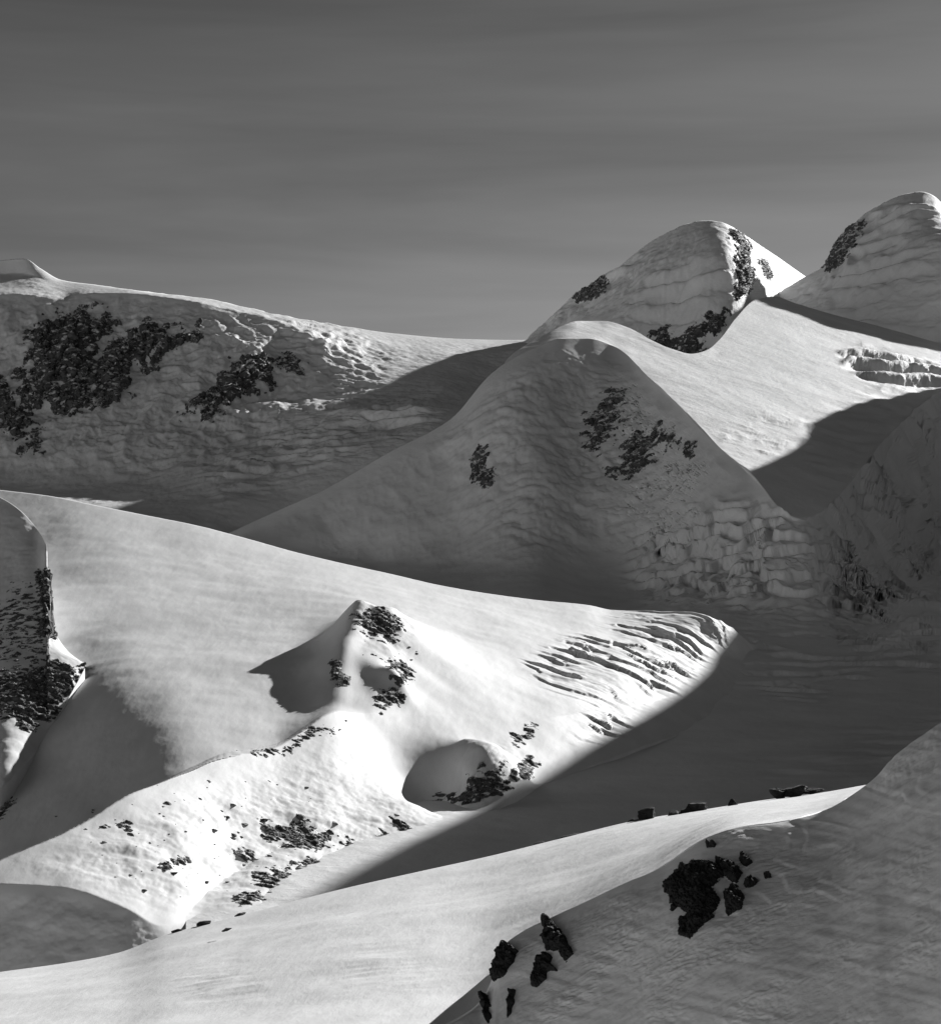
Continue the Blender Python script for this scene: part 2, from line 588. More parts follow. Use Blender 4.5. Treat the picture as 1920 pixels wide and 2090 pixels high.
# ------------------------------------------------------------------ the far ridge on the left
s_ = 1.12
def sc(c, k=s_): return [(a, b, y * k) for a, b, y in c]
Fm = Body('mountain_ridge', -500, 1150, [
    sc([(-500,560,6600),(-100,545,6500),(0,531,6500),(50,527,6470),(85,548,6480),(125,570,6450),(200,581,6400),(330,600,6300),(420,610,6250),(500,628,6200),(600,650,6200),(700,666,6300),(800,680,6500),(950,692,6800),(1060,694,7000),(1150,690,7000)]),
    sc([(-500,582,6440),(-100,567,6420),(0,558,6465),(40,557,6460),(75,562,6400),(110,576,6330),(160,588,6230),(250,591,6180),(400,611,6130),(500,634,6080),(600,659,6060),(700,690,6100),(800,712,6200),(950,712,6500),(1060,705,6750),(1150,702,6700)]),
    sc([(-500,600,6000),(0,600,5950),(100,606,5950),(140,618,5950),(160,600,6000),(250,600,5980),(380,614,5950),(500,642,5950),(560,660,5950),(650,690,5900),(720,740,5850),(770,755,5850),(800,748,5900),(900,745,6000),(1000,720,6300),(1150,715,6400)]),
    sc([(-500,760,5600),(0,760,5570),(250,770,5550),(500,790,5500),(560,798,5560),(700,802,5570),(770,805,5560),(900,800,5560),(1000,780,5900),(1150,770,6000)]),
    sc([(-500,830,5420),(0,830,5400),(300,840,5350),(480,835,5380),(560,822,5520),(640,820,5510),(760,820,5450),(860,818,5400),(1000,815,5450),(1150,800,5700)]),
    sc([(-500,840,5395),(0,840,5375),(300,850,5325),(480,848,5345),(560,846,5330),(640,844,5280),(760,840,5160),(860,832,5150),(1000,830,5250),(1150,815,5640)]),
    sc([(-500,900,5250),(0,900,5220),(300,910,5150),(450,890,5230),(600,880,5180),(700,880,5080),(900,850,5080),(1150,840,5300)]),
    sc([(-500,990,5000),(0,985,5000),(160,985,4960),(300,980,4950),(400,985,4800),(470,980,4760),(560,960,4860),(700,910,4900),(900,880,4960),(1150,870,5100)]),
    [(-500,1150,3900),(0,1120,4200),(300,1110,4350),(450,1105,4650),(560,1075,4950),(700,1040,5150),(900,970,5350),(1150,950,5500)],
], M_FAR, 320, creases=(1, 2, 4, 5), back=2500)
Fm.bump(30, 7000, -8, 300, 200)
Fm.noise(20, 380, 5, seed=1, soft_rows=26)
Fm.noise(26, 130, 6, ridged=True, seed=2, poly=[(-400,640),(300,625),(520,660),(640,760),(600,880),(420,960),(-400,960)], soft=60, aniso=(0.8,1,1.8))
SERAC_F = [(540,650),(640,665),(800,730),(780,800),(900,800),(880,870),(700,930),(560,1000),(440,1060),(430,980),(560,890),(620,840),(660,780)]
Fm.noise(18, 90, 6, ridged=True, seed=3, poly=SERAC_F, soft=40, aniso=(1.6,1,0.7), gain=0.55)
Fm.terrace(40, 5, SERAC_F, 50, wobble=90, wscale=220, patch=300)
Fm.noise(3.0, 30, 4, seed=4, soft_rows=20)
Fm.build('long snow-capped mountain ridge with a shaded face and rocky cliffs above the upper glacier', 'mountain')

# ------------------------------------------------------------------ the pointed peak
Gm = Body('mountain_peak', 1000, 1720, [
    sc([(1000,745,7700),(1060,700,7700),(1110,660,7700),(1150,622,7700),(1200,583,7680),(1240,560,7650),(1330,492,7600),(1370,470,7570),(1400,457,7540),(1440,450,7480),(1470,453,7430),(1520,480,7700),(1560,507,8500),(1580,520,8900),(1640,562,9800),(1720,610,10400)], 1.01),
    sc([(1000,760,7500),(1150,680,7420),(1300,600,7130),(1400,560,6980),(1460,525,6950),(1488,525,6960),(1515,535,7160),(1545,545,7900),(1580,560,8700),(1640,590,9600),(1720,640,10200)], 1.01),
    sc([(1000,800,7000),(1150,720,7000),(1300,700,6900),(1380,730,6800),(1440,730,6700),(1490,660,6760),(1520,640,6850),(1545,640,7500),(1600,640,8700),(1720,680,9800)], 1.01),
], M_FAR, 150, back=1800, step=2.0)
Gm.bump(1380, 6990, -45, 160, 140)
Gm.noise(16, 330, 5, seed=5, soft_rows=14)
Gm.noise(6, 100, 5, ridged=True, seed=6, soft_rows=14)
Gm.terrace(110, 4, [(1000,400),(1500,400),(1500,760),(1000,760)], 30, wobble=140, wscale=500, patch=500)
Gm.noise(12, 110, 5, ridged=True, seed=71, aniso=(0.8,1,3), soft_rows=20, poly=[(1000,520),(1460,520),(1480,760),(1000,760)], soft=40)
Gm.noise(2.5, 28, 4, seed=7)
Gm.build('pointed snow peak with a dark left face and a sunlit right flank', 'mountain')

# ------------------------------------------------------------------ the rounded peak at the right edge
Hm = Body('mountain_dome', 1560, 2500, [
    sc([(1560,625,7300),(1590,598,7300),(1640,566,7300),(1690,535,7300),(1705,500,7300),(1720,482,7300),(1760,440,7300),(1800,415,7290),(1850,395,7270),(1880,391,7260),(1900,397,7250),(1920,412,7250),(2000,470,7400),(2200,520,7700),(2500,560,7700)], 1.2),
    sc([(1560,640,7150),(1640,605,7060),(1720,560,6880),(1800,530,6720),(1870,510,6610),(1920,510,6540),(2000,540,6480),(2500,620,7100)], 1.2),
    sc([(1560,650,6950),(1600,645,6800),(1700,680,6550),(1800,710,6400),(1920,740,6300),(2100,780,6150),(2500,820,5800)], 1.2),
], M_FAR, 170, back=1800, step=2.0)
Hm.noise(18, 300, 5, seed=8, soft_rows=14)
Hm.noise(9, 120, 5, ridged=True, seed=9, soft_rows=20, aniso=(2.0,1,0.6))
Hm.terrace(85, 5, [(1500,420),(2500,420),(2500,900),(1500,900)], 20, wobble=170, wscale=420, patch=420)
Hm.noise(2.5, 28, 4, seed=10)
Hm.build('rounded snow summit in shade standing at the right of the pointed peak', 'mountain')

# ------------------------------------------------------------------ the sunlit saddle
E0 = [(380,1125,4600),(450,1095,4700),(560,1045,4800),(660,1000,4850),(800,920,4900),(920,855,4950),(1000,765,5000),(1040,735,5040),(1100,705,5090),(1150,690,5131),(1200,690,5190),(1250,705,5211),(1280,725,5090),(1310,757,4923),(1360,802,4700),(1430,872,4374),(1470,915,4200),(1500,940,4100),(1530,962,4029),(1560,1000,3887),(1590,1035,3766),(1610,1050,3735),(1640,1058,3722),(1680,1040,3842),(1720,1000,4076),(1760,950,4403),(1800,900,4781),(1850,850,5250),(1885,818,5650),(1920,797,5920),(2100,793,6500),(2500,800,7910)]
def saddle(px, py):
    """1 / distance on the tilted plane of the saddle"""
    return (0.3 - 0.25 * (px - CX) / F_PX - (CY - py) / F_PX) / 863.0
Km = Body('snow_saddle', 1030, 2500, [
    [(1030,736,5060),(1060,712,5150),(1100,690,5250),(1140,668,5350),(1180,655,5480),(1230,655,5600),(1280,668,5604),(1330,695,5469),(1370,712,5407),(1410,722,5404),(1440,715,5540),(1470,690,5855),(1500,650,6388),(1540,612,7039),(1580,605,7307),(1620,618,7258),(1700,642,7192),(1800,668,7174),(1920,702,7115),(2100,750,7068),(2500,800,7910)],
    [(a, b + 1.5, y) for a, b, y in E0 if a >= 1000],
], M_FAR, 150, back=500, back_slope=0.4, step=2.2, smooth=60, wfun=((0, 1), 1260, saddle))
Km.noise(8, 420, 4, seed=12, soft_rows=20)
Km.noise(1.2, 60, 5, seed=13)
Km.noise(4, 60, 5, ridged=True, seed=14, patch=120, poly=[(1450,880),(1560,840),(1640,850),(1600,930),(1540,950),(1480,930)], soft=25)
Km.noise(16, 120, 4, seed=141, poly=[(1640,860),(1760,800),(1900,800),(1860,850),(1760,940),(1690,1010),(1620,960)], soft=30, aniso=(2.0,1,0.8))
ICE_K = [(1715,722),(1760,708),(1840,728),(1920,752),(2100,790),(2100,800),(1920,790),(1800,790),(1760,768),(1725,745)]
Km.terrace(60, 9, ICE_K, 14, wobble=30)
Km.noise(9, 70, 5, ridged=True, seed=15, poly=ICE_K, soft=20)
Km.build('sunlit snow saddle sweeping down from the pointed peak', 'snow slope')

# ------------------------------------------------------------------ the shaded dome, icefall and valley glacier
Em = Body('glacier', 380, 2500, [
    E0,
    [(380,1135,4590),(450,1110,4690),(560,1070,4760),(660,1030,4800),(800,970,4804),(920,920,4810),(1000,850,4810),(1100,800,4870),(1200,800,4947),(1300,850,4749),(1400,910,4384),(1470,960,4110),(1500,985,4014),(1530,1010,3939),(1560,1045,3807),(1590,1070,3707),(1640,1085,3677),(1680,1075,3781),(1720,1050,3984),(1750,1020,4212),(1850,920,5073),(1920,880,5678),(2500,880,7600)],
    [(380,1150,4500),(450,1130,4600),(660,1090,4671),(800,1070,4588),(920,1050,4528),(1000,1020,4460),(1100,1000,4440),(1200,1000,4489),(1300,1020,4380),(1400,1020,4165),(1470,1045,3930),(1500,1065,3856),(1530,1090,3786),(1560,1115,3678),(1590,1125,3610),(1640,1130,3598),(1680,1125,3690),(1720,1110,3868),(1750,1100,4050),(1850,1040,4770),(1920,1010,5306),(2500,1000,7100)],
    [(380,1170,4300),(660,1140,4560),(920,1150,4290),(1100,1150,4057),(1200,1180,4075),(1300,1190,4000),(1400,1190,3800),(1470,1190,3650),(1500,1192,3600),(1530,1195,3570),(1560,1200,3500),(1590,1200,3470),(1640,1200,3470),(1680,1195,3540),(1720,1190,3690),(1750,1180,3840),(1850,1170,4450),(1920,1150,4920),(2500,1120,6500)],
    [(380,1300,3000),(900,1300,3000),(1300,1330,2850),(1500,1340,2800),(1700,1350,2800),(1920,1340,2850),(2500,1300,3000)],
    [(380,1500,2100),(1000,1500,2150),(1500,1480,2250),(1920,1450,2350),(2500,1400,2500)],
    [(380,1950,1150),(1000,1850,1300),(1500,1700,1550),(1920,1650,1700),(2500,1600,1700)],
], M_GLAC, 600, back=300, back_slope=0.9, smooth=60, wfun=((0,), 1260, saddle))
Em.noise(11, 330, 5, seed=16, soft_rows=30, poly=[(380,1180),(1000,650),(1600,880),(1920,780),(2500,780),(2500,1250),(1250,1230)], soft=60)
Em.noise(9, 90, 5, ridged=True, seed=17, soft_rows=30, poly=[(900,900),(1100,700),(1300,760),(1480,950),(1350,1100),(1100,1140),(950,1100)], soft=50)
ICE_E1 = [(1300,1120),(1400,1050),(1470,1035),(1600,1050),(1700,1100),(1780,1180),(1800,1260),(1650,1260),(1500,1230),(1330,1220),(1290,1180)]
ICE_E2 = [(1690,1060),(1760,950),(1850,850),(1920,810),(2300,810),(2300,1260),(1920,1300),(1800,1260),(1720,1180)]
ICE_E3 = [(1520,1290),(1700,1270),(1920,1230),(2200,1220),(2200,1400),(1920,1390),(1700,1420),(1560,1420),(1480,1340)]
Em.noise(60, 330, 4, seed=191, poly=ICE_E2, soft=70, gain=0.45)
Em.noise(14, 90, 6, ridged=True, seed=18, poly=ICE_E1, soft=50, gain=0.5)
Em.noise(26, 170, 4, seed=19, poly=ICE_E2, soft=60, aniso=(1.4,1,1.2), gain=0.45)
Em.terrace(38, 8, ICE_E1, 40, wobble=90, wscale=150)
Em.terrace(52, 8, ICE_E2, 50, wobble=130, wscale=210, patch=240, seed=6)
Em.steps(75, 12, ICE_E3, 60, wobble=170, wscale=240, patch=120, thr=0.45, cliff=0.22)
Em.noise(12, 170, 5, ridged=True, seed=171, aniso=(0.9,2.2,2.2), rot=0.35, soft_rows=30, poly=[(560,1060),(800,940),(1020,800),(1150,740),(1300,800),(1450,960),(1350,1120),(1050,1160),(700,1150)], soft=60)
Em.noise(2.2, 80, 5, seed=21, poly=[(380,1180),(1250,1180),(2500,1200),(2500,1700),(380,1960)], soft=60)
Em.steps(60, 8, [(1580,1580),(1680,1520),(1780,1480),(1900,1455),(2100,1450),(2100,1560),(1800,1610)], 40, wobble=110, wscale=420, patch=130, thr=0.35, cliff=0.3, octaves=3)
Em.noise(2.0, 30, 4, seed=22, poly=[(1600,1560),(1720,1500),(1900,1470),(2100,1460),(2100,1560),(1800,1600)], soft=40, aniso=(6,0.7,1), rot=0.3, ridged=True)
Em.build('shaded valley glacier with a broken icefall below a rounded snow shoulder', 'glacier')

# ------------------------------------------------------------------ the broad sunlit slope in the middle
RIDGE = [(-500,1950),(-100,1800),(0,1755),(130,1700),(190,1668),(270,1620),(340,1590),(450,1545),(560,1527),(620,1490),(690,1450),(760,1470),(850,1490),(950,1490),(1050,1490),(1150,1470),(1300,1440),(1400,1415),(1530,1402),(1620,1420)]
RY = [1120,1200,1235,1288,1325,1380,1430,1520,1600,1665,1740,1800,1860,1910,1960,2050,2250,2420,2580,2700]
RB = [1600,1560,1530,1530,1545,1570,1570,1640,1690,1735,1780,1812,1869,1919,1968,2059,2256,2430,2590,2710]
Cm = Body('snow_slope', -500, 1620, [
    [(-500,950,3100),(0,1000,2900),(100,1012,2850),(200,1032,2800),(300,1052,2780),(400,1072,2760),(500,1098,2740),(600,1126,2720),(700,1150,2700),(800,1172,2700),(900,1195,2700),(1000,1212,2720),(1100,1225,2750),(1200,1235,2780),(1250,1245,2800),(1330,1248,2800),(1400,1250,2780),(1450,1260,2770),(1490,1280,2820),(1540,1320,2930),(1620,1360,3000)],
    [(-500,1250,2400),(0,1250,2300),(120,1260,2240),(300,1280,2150),(700,1300,2150),(1000,1330,2250),(1200,1330,2400),(1400,1330,2640),(1470,1340,2740),(1540,1355,2790),(1620,1385,2850)],
    [(-500,1450,2100),(0,1450,1935),(120,1440,1872),(250,1430,1808),(350,1425,1793),(450,1420,1815),(600,1400,1900),(700,1390,1980),(900,1400,2080),(1050,1400,2150),(1250,1390,2280),(1400,1370,2540),(1470,1370,2620),(1540,1378,2690),(1620,1400,2800)],
    [(a, b - 4, y) for (a, b), y in zip(RIDGE, RB)],
    [(a, b, y) for (a, b), y in zip(RIDGE, RY)],
    [(-500,2050,1200),(0,1802,1202),(130,1812,1212),(260,1855,1213),(330,1892,1206),(450,1800,1350),(560,1740,1440),(690,1690,1530),(760,1660,1590),(850,1630,1650),(950,1600,1720),(1050,1560,1850),(1150,1530,1965),(1300,1480,2164),(1400,1460,2285),(1540,1440,2480),(1620,1450,2600)],
    [(-500,2250,1080),(0,1990,1158),(130,1980,1166),(300,1960,1185),(480,1890,1230),(660,1835,1400),(820,1775,1520),(1000,1665,1665),(1100,1610,1820),(1250,1550,1990),(1400,1495,2190),(1540,1470,2400),(1620,1470,2500)],
], M_MID, 560, creases=(3, 4, 5), back=1200, back_slope=0.25, smooth=300)
# the knoll: a crest that falls steeply to the left and gently to the right
Cm.ridge([(790, 2300, 0), (760, 2190, 34), (735, 2080, 68), (726, 2010, 55), (708, 1940, 44), (698, 1885, 24), (690, 1800, 0)], 36, 130, 1.7)
Cm.bump(806, 1900, 13, 14, 22, 0.4, 2)
# the knob above the glacier and the scoop beside it
Cm.bump(992, 1775, 27, 46, 50, 0.3, 2.2, left=28)
Cm.bump(872, 1718, -30, 38, 62, 0.2, 2.6)
Cm.noise(5, 40, 5, seed=36, poly=[(-60,1830),(130,1830),(250,1870),(320,1910),(300,1990),(-60,1990)], soft=20)
Cm.noise(5, 30, 5, seed=37, poly=[(940,1540),(1050,1530),(1060,1600),(980,1650),(930,1620)], soft=30)
Cm.noise(4, 26, 5, seed=38, poly=z8_([(740,200),(960,220),(1050,420),(1050,560),(980,720),(760,640),(680,520),(640,360)]), soft=25)
Cm.noise(7, 260, 4, seed=30, soft_rows=30)
Cm.noise(0.7, 40, 5, seed=31, soft_rows=20, aniso=(1,3.5,1))
Cm.noise(0.28, 10, 4, seed=32, aniso=(1,3,1))
CREV = [(1080,1370),(1180,1300),(1330,1260),(1460,1255),(1500,1290),(1440,1340),(1330,1440),(1240,1520),(1180,1500),(1230,1430),(1140,1400)]
Cm.steps(44, 10, CREV, 40, wobble=95, wscale=90, patch=70, aniso=(1.7,1,1), thr=0.8)
Cm.noise(2.5, 30, 5, ridged=True, seed=33, poly=CREV, soft=40, aniso=(2.4,1,0.8), gain=0.5, patch=110)
Cm.noise(5, 46, 6, seed=34, poly=[(100,1760),(450,1600),(700,1600),(900,1650),(800,1780),(600,1830),(420,1860),(250,1830)], soft=60, aniso=(1.6,0.8,1), rot=0.5)
Cm.noise(1.1, 9, 5, seed=39, poly=[(60,1770),(450,1600),(700,1520),(900,1650),(800,1780),(600,1830),(420,1860),(250,1830)], soft=60, aniso=(1,1.6,1))
Cm.build('broad sunlit snow slope with a rocky knoll and a low ridge above the glacier', 'snow slope')

# ------------------------------------------------------------------ the shaded spur at the left edge
Im = Body('snow_spur', -500, 174, [
    [(-500,900,2500),(-200,960,2400),(0,1015,2300),(40,1040,2260),(70,1072,2230),(92,1106,2205),(96,1116,2195),(99,1262,2110),(112,1290,2080),(140,1330,2030),(174,1355,1985)],
    [(-500,1250,2300),(0,1300,1985),(100,1322,1955),(174,1358,1946)],
    [(-500,1900,1800),(0,1610,1650),(60,1550,1740),(100,1490,1815),(140,1428,1870),(174,1362,1938)],
], M_MID, 280, back=200, back_slope=0.35, step=2.0)
Im.noise(6, 120, 5, seed=36, soft_rows=14)
Im.noise(1.2, 16, 5, seed=37, soft_rows=6)
Im.build('shaded snow spur with scattered rocks at the left edge', 'snow slope')

# ------------------------------------------------------------------ the foreground: bright back slope and shaded face
A0 = [(860,2112,184),(930,2084,187),(985,2040,192),(1005,1995,195),(1018,1945,197),(1060,1905,198),(1130,1870,198),(1200,1838,197),(1280,1800,196),(1345,1773,195),(1400,1737,195),(1450,1706,195),(1500,1690,195),(1580,1680,195),(1650,1665,195),(1700,1645,195),(1760,1607,195),(1790,1582,195),(1812,1556,195),(1840,1530,195),(1880,1502,195),(1920,1475,195),(2100,1390,195),(2500,1250,190),(3300,1000,182)]
Bm = Body('snow_shoulder', -500, 1800, [
    [(-500,2070,300),(0,1984,330),(130,1966,335),(240,1945,338),(340,1908,342),(500,1866,350),(700,1814,360),(850,1780,370),(1000,1747,380),(1150,1710,390),(1300,1674,400),(1450,1650,405),(1550,1634,405),(1680,1617,400),(1765,1602,390),(1800,1596,380)],
    [(-500,2350,184),(0,2170,200),(400,2150,190),(700,2130,183),(860,2112,184.5),(930,2092,190),(985,2058,198),(1018,2015,208),(1060,1960,224),(1130,1895,242),(1200,1850,242),(1280,1806,236),(1345,1779,230),(1400,1742,220),(1450,1711,212),(1500,1694,205),(1580,1684,200),(1650,1669,200),(1700,1649,200),(1765,1612,300),(1800,1606,340)],
], M_NEAR, 260, back=300, back_slope=0.55, smooth=1500, psmooth=500)
Bm.noise(1.5, 60, 4, seed=40, soft_rows=30)
Bm.noise(0.16, 6, 5, seed=41, aniso=(1,3,1), rot=-0.3, soft_rows=4)
Bm.noise(0.5, 6, 5, seed=42, poly=[(680,1980),(760,1920),(900,1960),(860,2010),(700,2010)], soft=50, aniso=(2,1,1))
Bm.noise(0.6, 6, 5, seed=43, poly=[(350,2000),(480,1970),(530,2010),(420,2040)], soft=40, aniso=(2,1,1))
Bm.build('bright wind-smoothed snow shoulder catching the low sun in the foreground', 'snow slope')

Am = Body('snow_bank', 860, 3300, [
    A0,
    [(860,2160,181),(985,2090,188),(1018,2020,191),(1130,1940,190),(1200,1910,189),(1345,1850,187),(1450,1800,186),(1580,1760,186),(1700,1720,186),(1795,1660,185),(1920,1580,184),(2100,1480,182),(2500,1350,176),(3300,1110,168)],
    [(860,2240,173),(1010,2240,176),(1200,2240,173),(1500,2240,162),(1920,2240,150),(2500,2240,136),(3300,2240,122)],
], M_SHADE, 330, back=30, back_slope=0.2, smooth=900)
Am.noise(1.6, 22, 4, seed=44, soft_rows=40)
Am.noise(0.3, 7, 5, seed=45, soft_rows=20, aniso=(2.5,1,1), rot=0.7)
Am.noise(0.11, 1.2, 4, seed=46, soft_rows=10, aniso=(1.6,0.8,0.8), rot=0.4)
Am.noise(0.13, 0.75, 4, ridged=True, seed=47, soft_rows=8, aniso=(3.2,1.0,0.8), rot=0.25, patch=9)
Am.bands(0.13, 1.25, 5.0, 14, [(1380,1720),(1500,1680),(1640,1660),(1760,1600),(1920,1470),(2000,1440),(2000,1680),(1760,1830),(1560,1850),(1440,1800)], 60, seed=48)
Am.build('shaded wind-rippled snow bank with black rocks in the foreground', 'snow slope')

# ------------------------------------------------------------------ the mountain beyond the right edge, whose shadow lies on the glacier
def flank(crest, name, label, foot_w, foot_e, mat):
    q = np.array(crest, float)
    t = np.linspace(0, len(q) - 1, 160)
    cr = np.stack([pchip1(np.arange(len(q)), q[:, i], t) for i in range(3)], -1)
    rows = []
    for s in np.linspace(-1, 1, 90):
        p = cr.copy()
        k = abs(s)
        w = np.interp(np.linspace(0, 1, len(cr)), [0, 0.3, 0.5, 1], foot_w) if s < 0 else foot_e
        p[:, 0] += np.sign(s) * w * k
        p[:, 2] = cr[:, 2] + (-450 - cr[:, 2]) * (k ** 0.95)
        rows.append(p)
    G = np.array(rows)
    n = fbm(G.reshape(-1, 3) / 400, 5, seed=50).reshape(G.shape[:2])
    k = np.abs(np.linspace(-1, 1, 90))[:, None]
    G[:, :, 2] += 90 * n * np.maximum(np.clip(k * 4, 0.06, 1), 0.35 * smooth01((cr[:, 1] - 5700) / 300)[None])
    o = link_mesh(name, G.reshape(-1, 3), grid_faces(G.shape[0], G.shape[1]), mat)
    tag(o, label, 'mountain', kind='structure')
    return o
flank([(980,2850,500),(1075,3080,590),(1102,3190,614),(1143,3340,617),(1300,3760,646),(1625,4630,762),(1750,5200,880),(1690,5560,1010),(1740,5850,978),(1800,6060,1000),(1840,6200,1030),(1865,6320,1060),(1900,6450,1060),(2000,6700,1055),(2250,7050,700)],
      'mountain_flank', 'steep mountain flank beyond the right edge', [110, 160, 330, 400], 1500, M_FAR)

# the low snow ground everything rises from, out to the horizon
n = 80
g = np.linspace(-1, 1, n); g = np.sign(g) * np.abs(g) ** 2.2 * 60000
gx, gy = np.meshgrid(g, g)
gp = np.stack([gx, gy, np.full_like(gx, -470.0)], -1)
gp[:, :, 2] += 40 * fbm(gp.reshape(-1, 3) / 900, 3, seed=60).reshape(gx.shape)
tag(link_mesh('ground', gp.reshape(-1, 3), grid_faces(n, n)[:, ::-1], M_FAR), 'snow-covered ground below the mountains', 'ground', kind='structure')

# ------------------------------------------------------------------ bare rock, far to near
G_CLIFF = 'dark cliffs on the far ridge'
rock_patch(Fm, T([(130,400),(200,350),(330,310),(420,330),(430,380),(380,420),(400,440),(360,480),(370,540),(350,650),(260,680),(150,640),(100,600),(90,560),(150,530),(130,460)],0,480),
           'broad dark cliff under the crest of the far ridge at the left', M_ROCK_FAR, 20, 60, aniso=(0.7,1,1.5), bias=0.15, soft=14, group=G_CLIFF, name='cliff', cat='cliff')
rock_patch(Fm, T([(370,500),(480,410),(600,360),(640,380),(620,420),(700,400),(780,370),(770,400),(680,440),(600,480),(590,530),(540,520),(480,540),(490,620),(440,660),(390,640),(370,560)],0,480),
           'branching dark cliff on the far ridge just right of the broadest cliff', M_ROCK_FAR, 20, 55, aniso=(0.7,1,1.5), bias=0.12, soft=12, group=G_CLIFF, name='cliff', cat='cliff')
rock_patch(Fm, T([(910,540),(940,500),(1000,485),(1060,510),(1050,570),(960,600),(900,650),(830,690),(730,700),(760,670),(840,640),(860,590)],0,480),
           'slanting dark rock rib in the middle of the shaded far face', M_ROCK_FAR, 20, 55, aniso=(0.7,1,1.5), bias=0.2, soft=12, group=G_CLIFF, name='cliff', cat='cliff')
rock_patch(Fm, T([(1115,495),(1150,485),(1185,500),(1182,540),(1130,535)],0,480),
           'small dark rock island right of the slanting rib on the far face', M_ROCK_FAR, 12, 40, bias=0.0, soft=9, group=G_CLIFF, name='cliff', cat='cliff')
rock_patch(Fm, T([(-40,560),(40,600),(90,700),(130,760),(150,850),(110,840),(60,790),(0,720),(-40,690)],0,480),
           'lowest dark cliff of the far ridge, cut by the left edge', M_ROCK_FAR, 20, 60, aniso=(0.7,1,1.5), bias=0.0, soft=14, group=G_CLIFF, name='cliff', cat='cliff')

rock_patch(Gm, T([(1030,185),(1060,195),(1082,240),(1080,300),(1105,350),(1085,410),(1050,430),(1058,360),(1050,320),(1062,250)],960,380),
           'narrow black rock rib dropping down the sunlit flank of the pointed peak', M_ROCK_FAR, 12, 40, bias=0.25, soft=7)
rock_patch(Gm, T([(1138,290),(1155,300),(1180,350),(1172,362),(1150,330)],960,380),
           'short rock streak on the sunlit flank right of the black rib', M_ROCK_FAR, 10, 30, bias=0.2, soft=5)
rock_patch(Gm, T([(715,570),(765,565),(795,635),(735,615)],960,380),
           'small dark crag at the foot of the pointed peak, left of the larger crag', M_ROCK_FAR, 14, 45, bias=0.3, soft=7)
rock_patch(Gm, T([(808,600),(860,590),(930,545),(940,508),(988,503),(968,560),(905,610),(878,660),(815,640)],960,380),
           'wedge-shaped dark crag at the foot of the pointed peak above the saddle', M_ROCK_FAR, 14, 45, bias=0.3, soft=8)
rock_patch(Gm, T([(425,440),(470,398),(522,376),(512,402),(450,440)],960,380),
           'black rock step on the left skyline of the pointed peak', M_ROCK_FAR, 12, 50, bias=0.5, soft=6)
rock_patch(Hm, T([(1400,310),(1415,262),(1480,178),(1535,148),(1505,200),(1452,272),(1415,315)],960,380),
           'black rock edge on the left skyline of the rounded summit', M_ROCK_FAR, 12, 60, bias=0.5, soft=7)

G_DOME = 'rock patches on the shaded snow shoulder'
rock_patch(Em, T([(520,820),(580,810),(600,840),(560,870),(590,920),(560,960),(500,1020),(470,1030),(450,990),(480,960),(450,910),(500,870)],960,380),
           'tall speckled rock patch high on the shaded snow shoulder', M_ROCK_FAR, 7, 26, bias=-0.05, soft=12, group=G_DOME)
rock_patch(Em, T([(620,1000),(700,965),(760,955),(805,990),(760,1012),(705,1005),(695,1060),(712,1080),(650,1112),(600,1090),(590,1060)],960,380),
           'broad speckled rock patch right of the tall one on the shaded shoulder', M_ROCK_FAR, 7, 26, bias=0.0, soft=12, group=G_DOME)
rock_patch(Em, T([(535,1115),(600,1122),(625,1142),(570,1145)],960,380),
           'thin rock streak below the two large patches on the shaded shoulder', M_ROCK_FAR, 6, 20, bias=0.1, soft=6, group=G_DOME)
rock_patch(Em, T([(842,1005),(872,1018),(858,1060),(838,1050)],960,380),
           'small rock patch near the right edge of the shaded shoulder', M_ROCK_FAR, 6, 20, bias=0.1, soft=6, group=G_DOME)
rock_patch(Em, T([(8,270),(40,215),(62,235),(52,305),(92,310),(62,385),(30,345),(8,300)],960,800),
           'vertical rock streak low on the left side of the shaded shoulder', M_ROCK_FAR, 6, 22, bias=0.0, soft=9, group=G_DOME)

z8 = lambda p: T(p, 480, 1180, 0.3463)
G_KN = 'rocks on the sunlit knolls'
rock_patch(Cm, z8([(720,230),(800,195),(870,200),(940,250),(970,310),(900,330),(860,310),(790,320),(750,290)]),
           'dark rock cap just below the top of the sunlit knoll', M_ROCK_MID, fine=0.3, octaves=5, amp=3.00, scale=10.12, aniso=(1.5,0.8,0.8), bias=0.2, soft=10, group=G_KN)
rock_patch(Cm, z8([(575,495),(610,500),(622,550),(672,590),(660,632),(600,592),(575,590)]),
           'rock at the lower left corner of the knoll beside its shadow', M_ROCK_MID, fine=0.3, octaves=5, amp=2.40, scale=9.00, aniso=(1.5,0.8,0.8), bias=0.2, soft=6, group=G_KN)
rock_patch(Cm, z8([(905,490),(1010,500),(1045,580),(970,625),(935,590),(990,560)]),
           'scattered rocks half way down the right side of the knoll', M_ROCK_MID, fine=0.3, octaves=5, amp=2.40, scale=9.00, aniso=(1.5,0.8,0.8), bias=-0.1, soft=9, group=G_KN)
rock_patch(Cm, z8([(835,710),(910,655),(995,700),(970,745),(880,760)]),
           'rocks at the foot of the knoll under its smaller shadow', M_ROCK_MID, fine=0.3, octaves=5, amp=2.40, scale=9.00, aniso=(1.5,0.8,0.8), bias=0.05, soft=9, group=G_KN)
rock_patch(Cm, z8([(1380,1210),(1450,1175),(1560,1180),(1645,1165),(1605,1240),(1560,1285),(1500,1290),(1430,1300),(1350,1335),(1190,1312),(1330,1280)]),
           'dark craggy rocks crowning the knob above the glacier', M_ROCK_MID, fine=0.3, octaves=5, amp=3.00, scale=10.12, aniso=(1.5,0.8,0.8), bias=0.1, soft=11, group=G_KN)
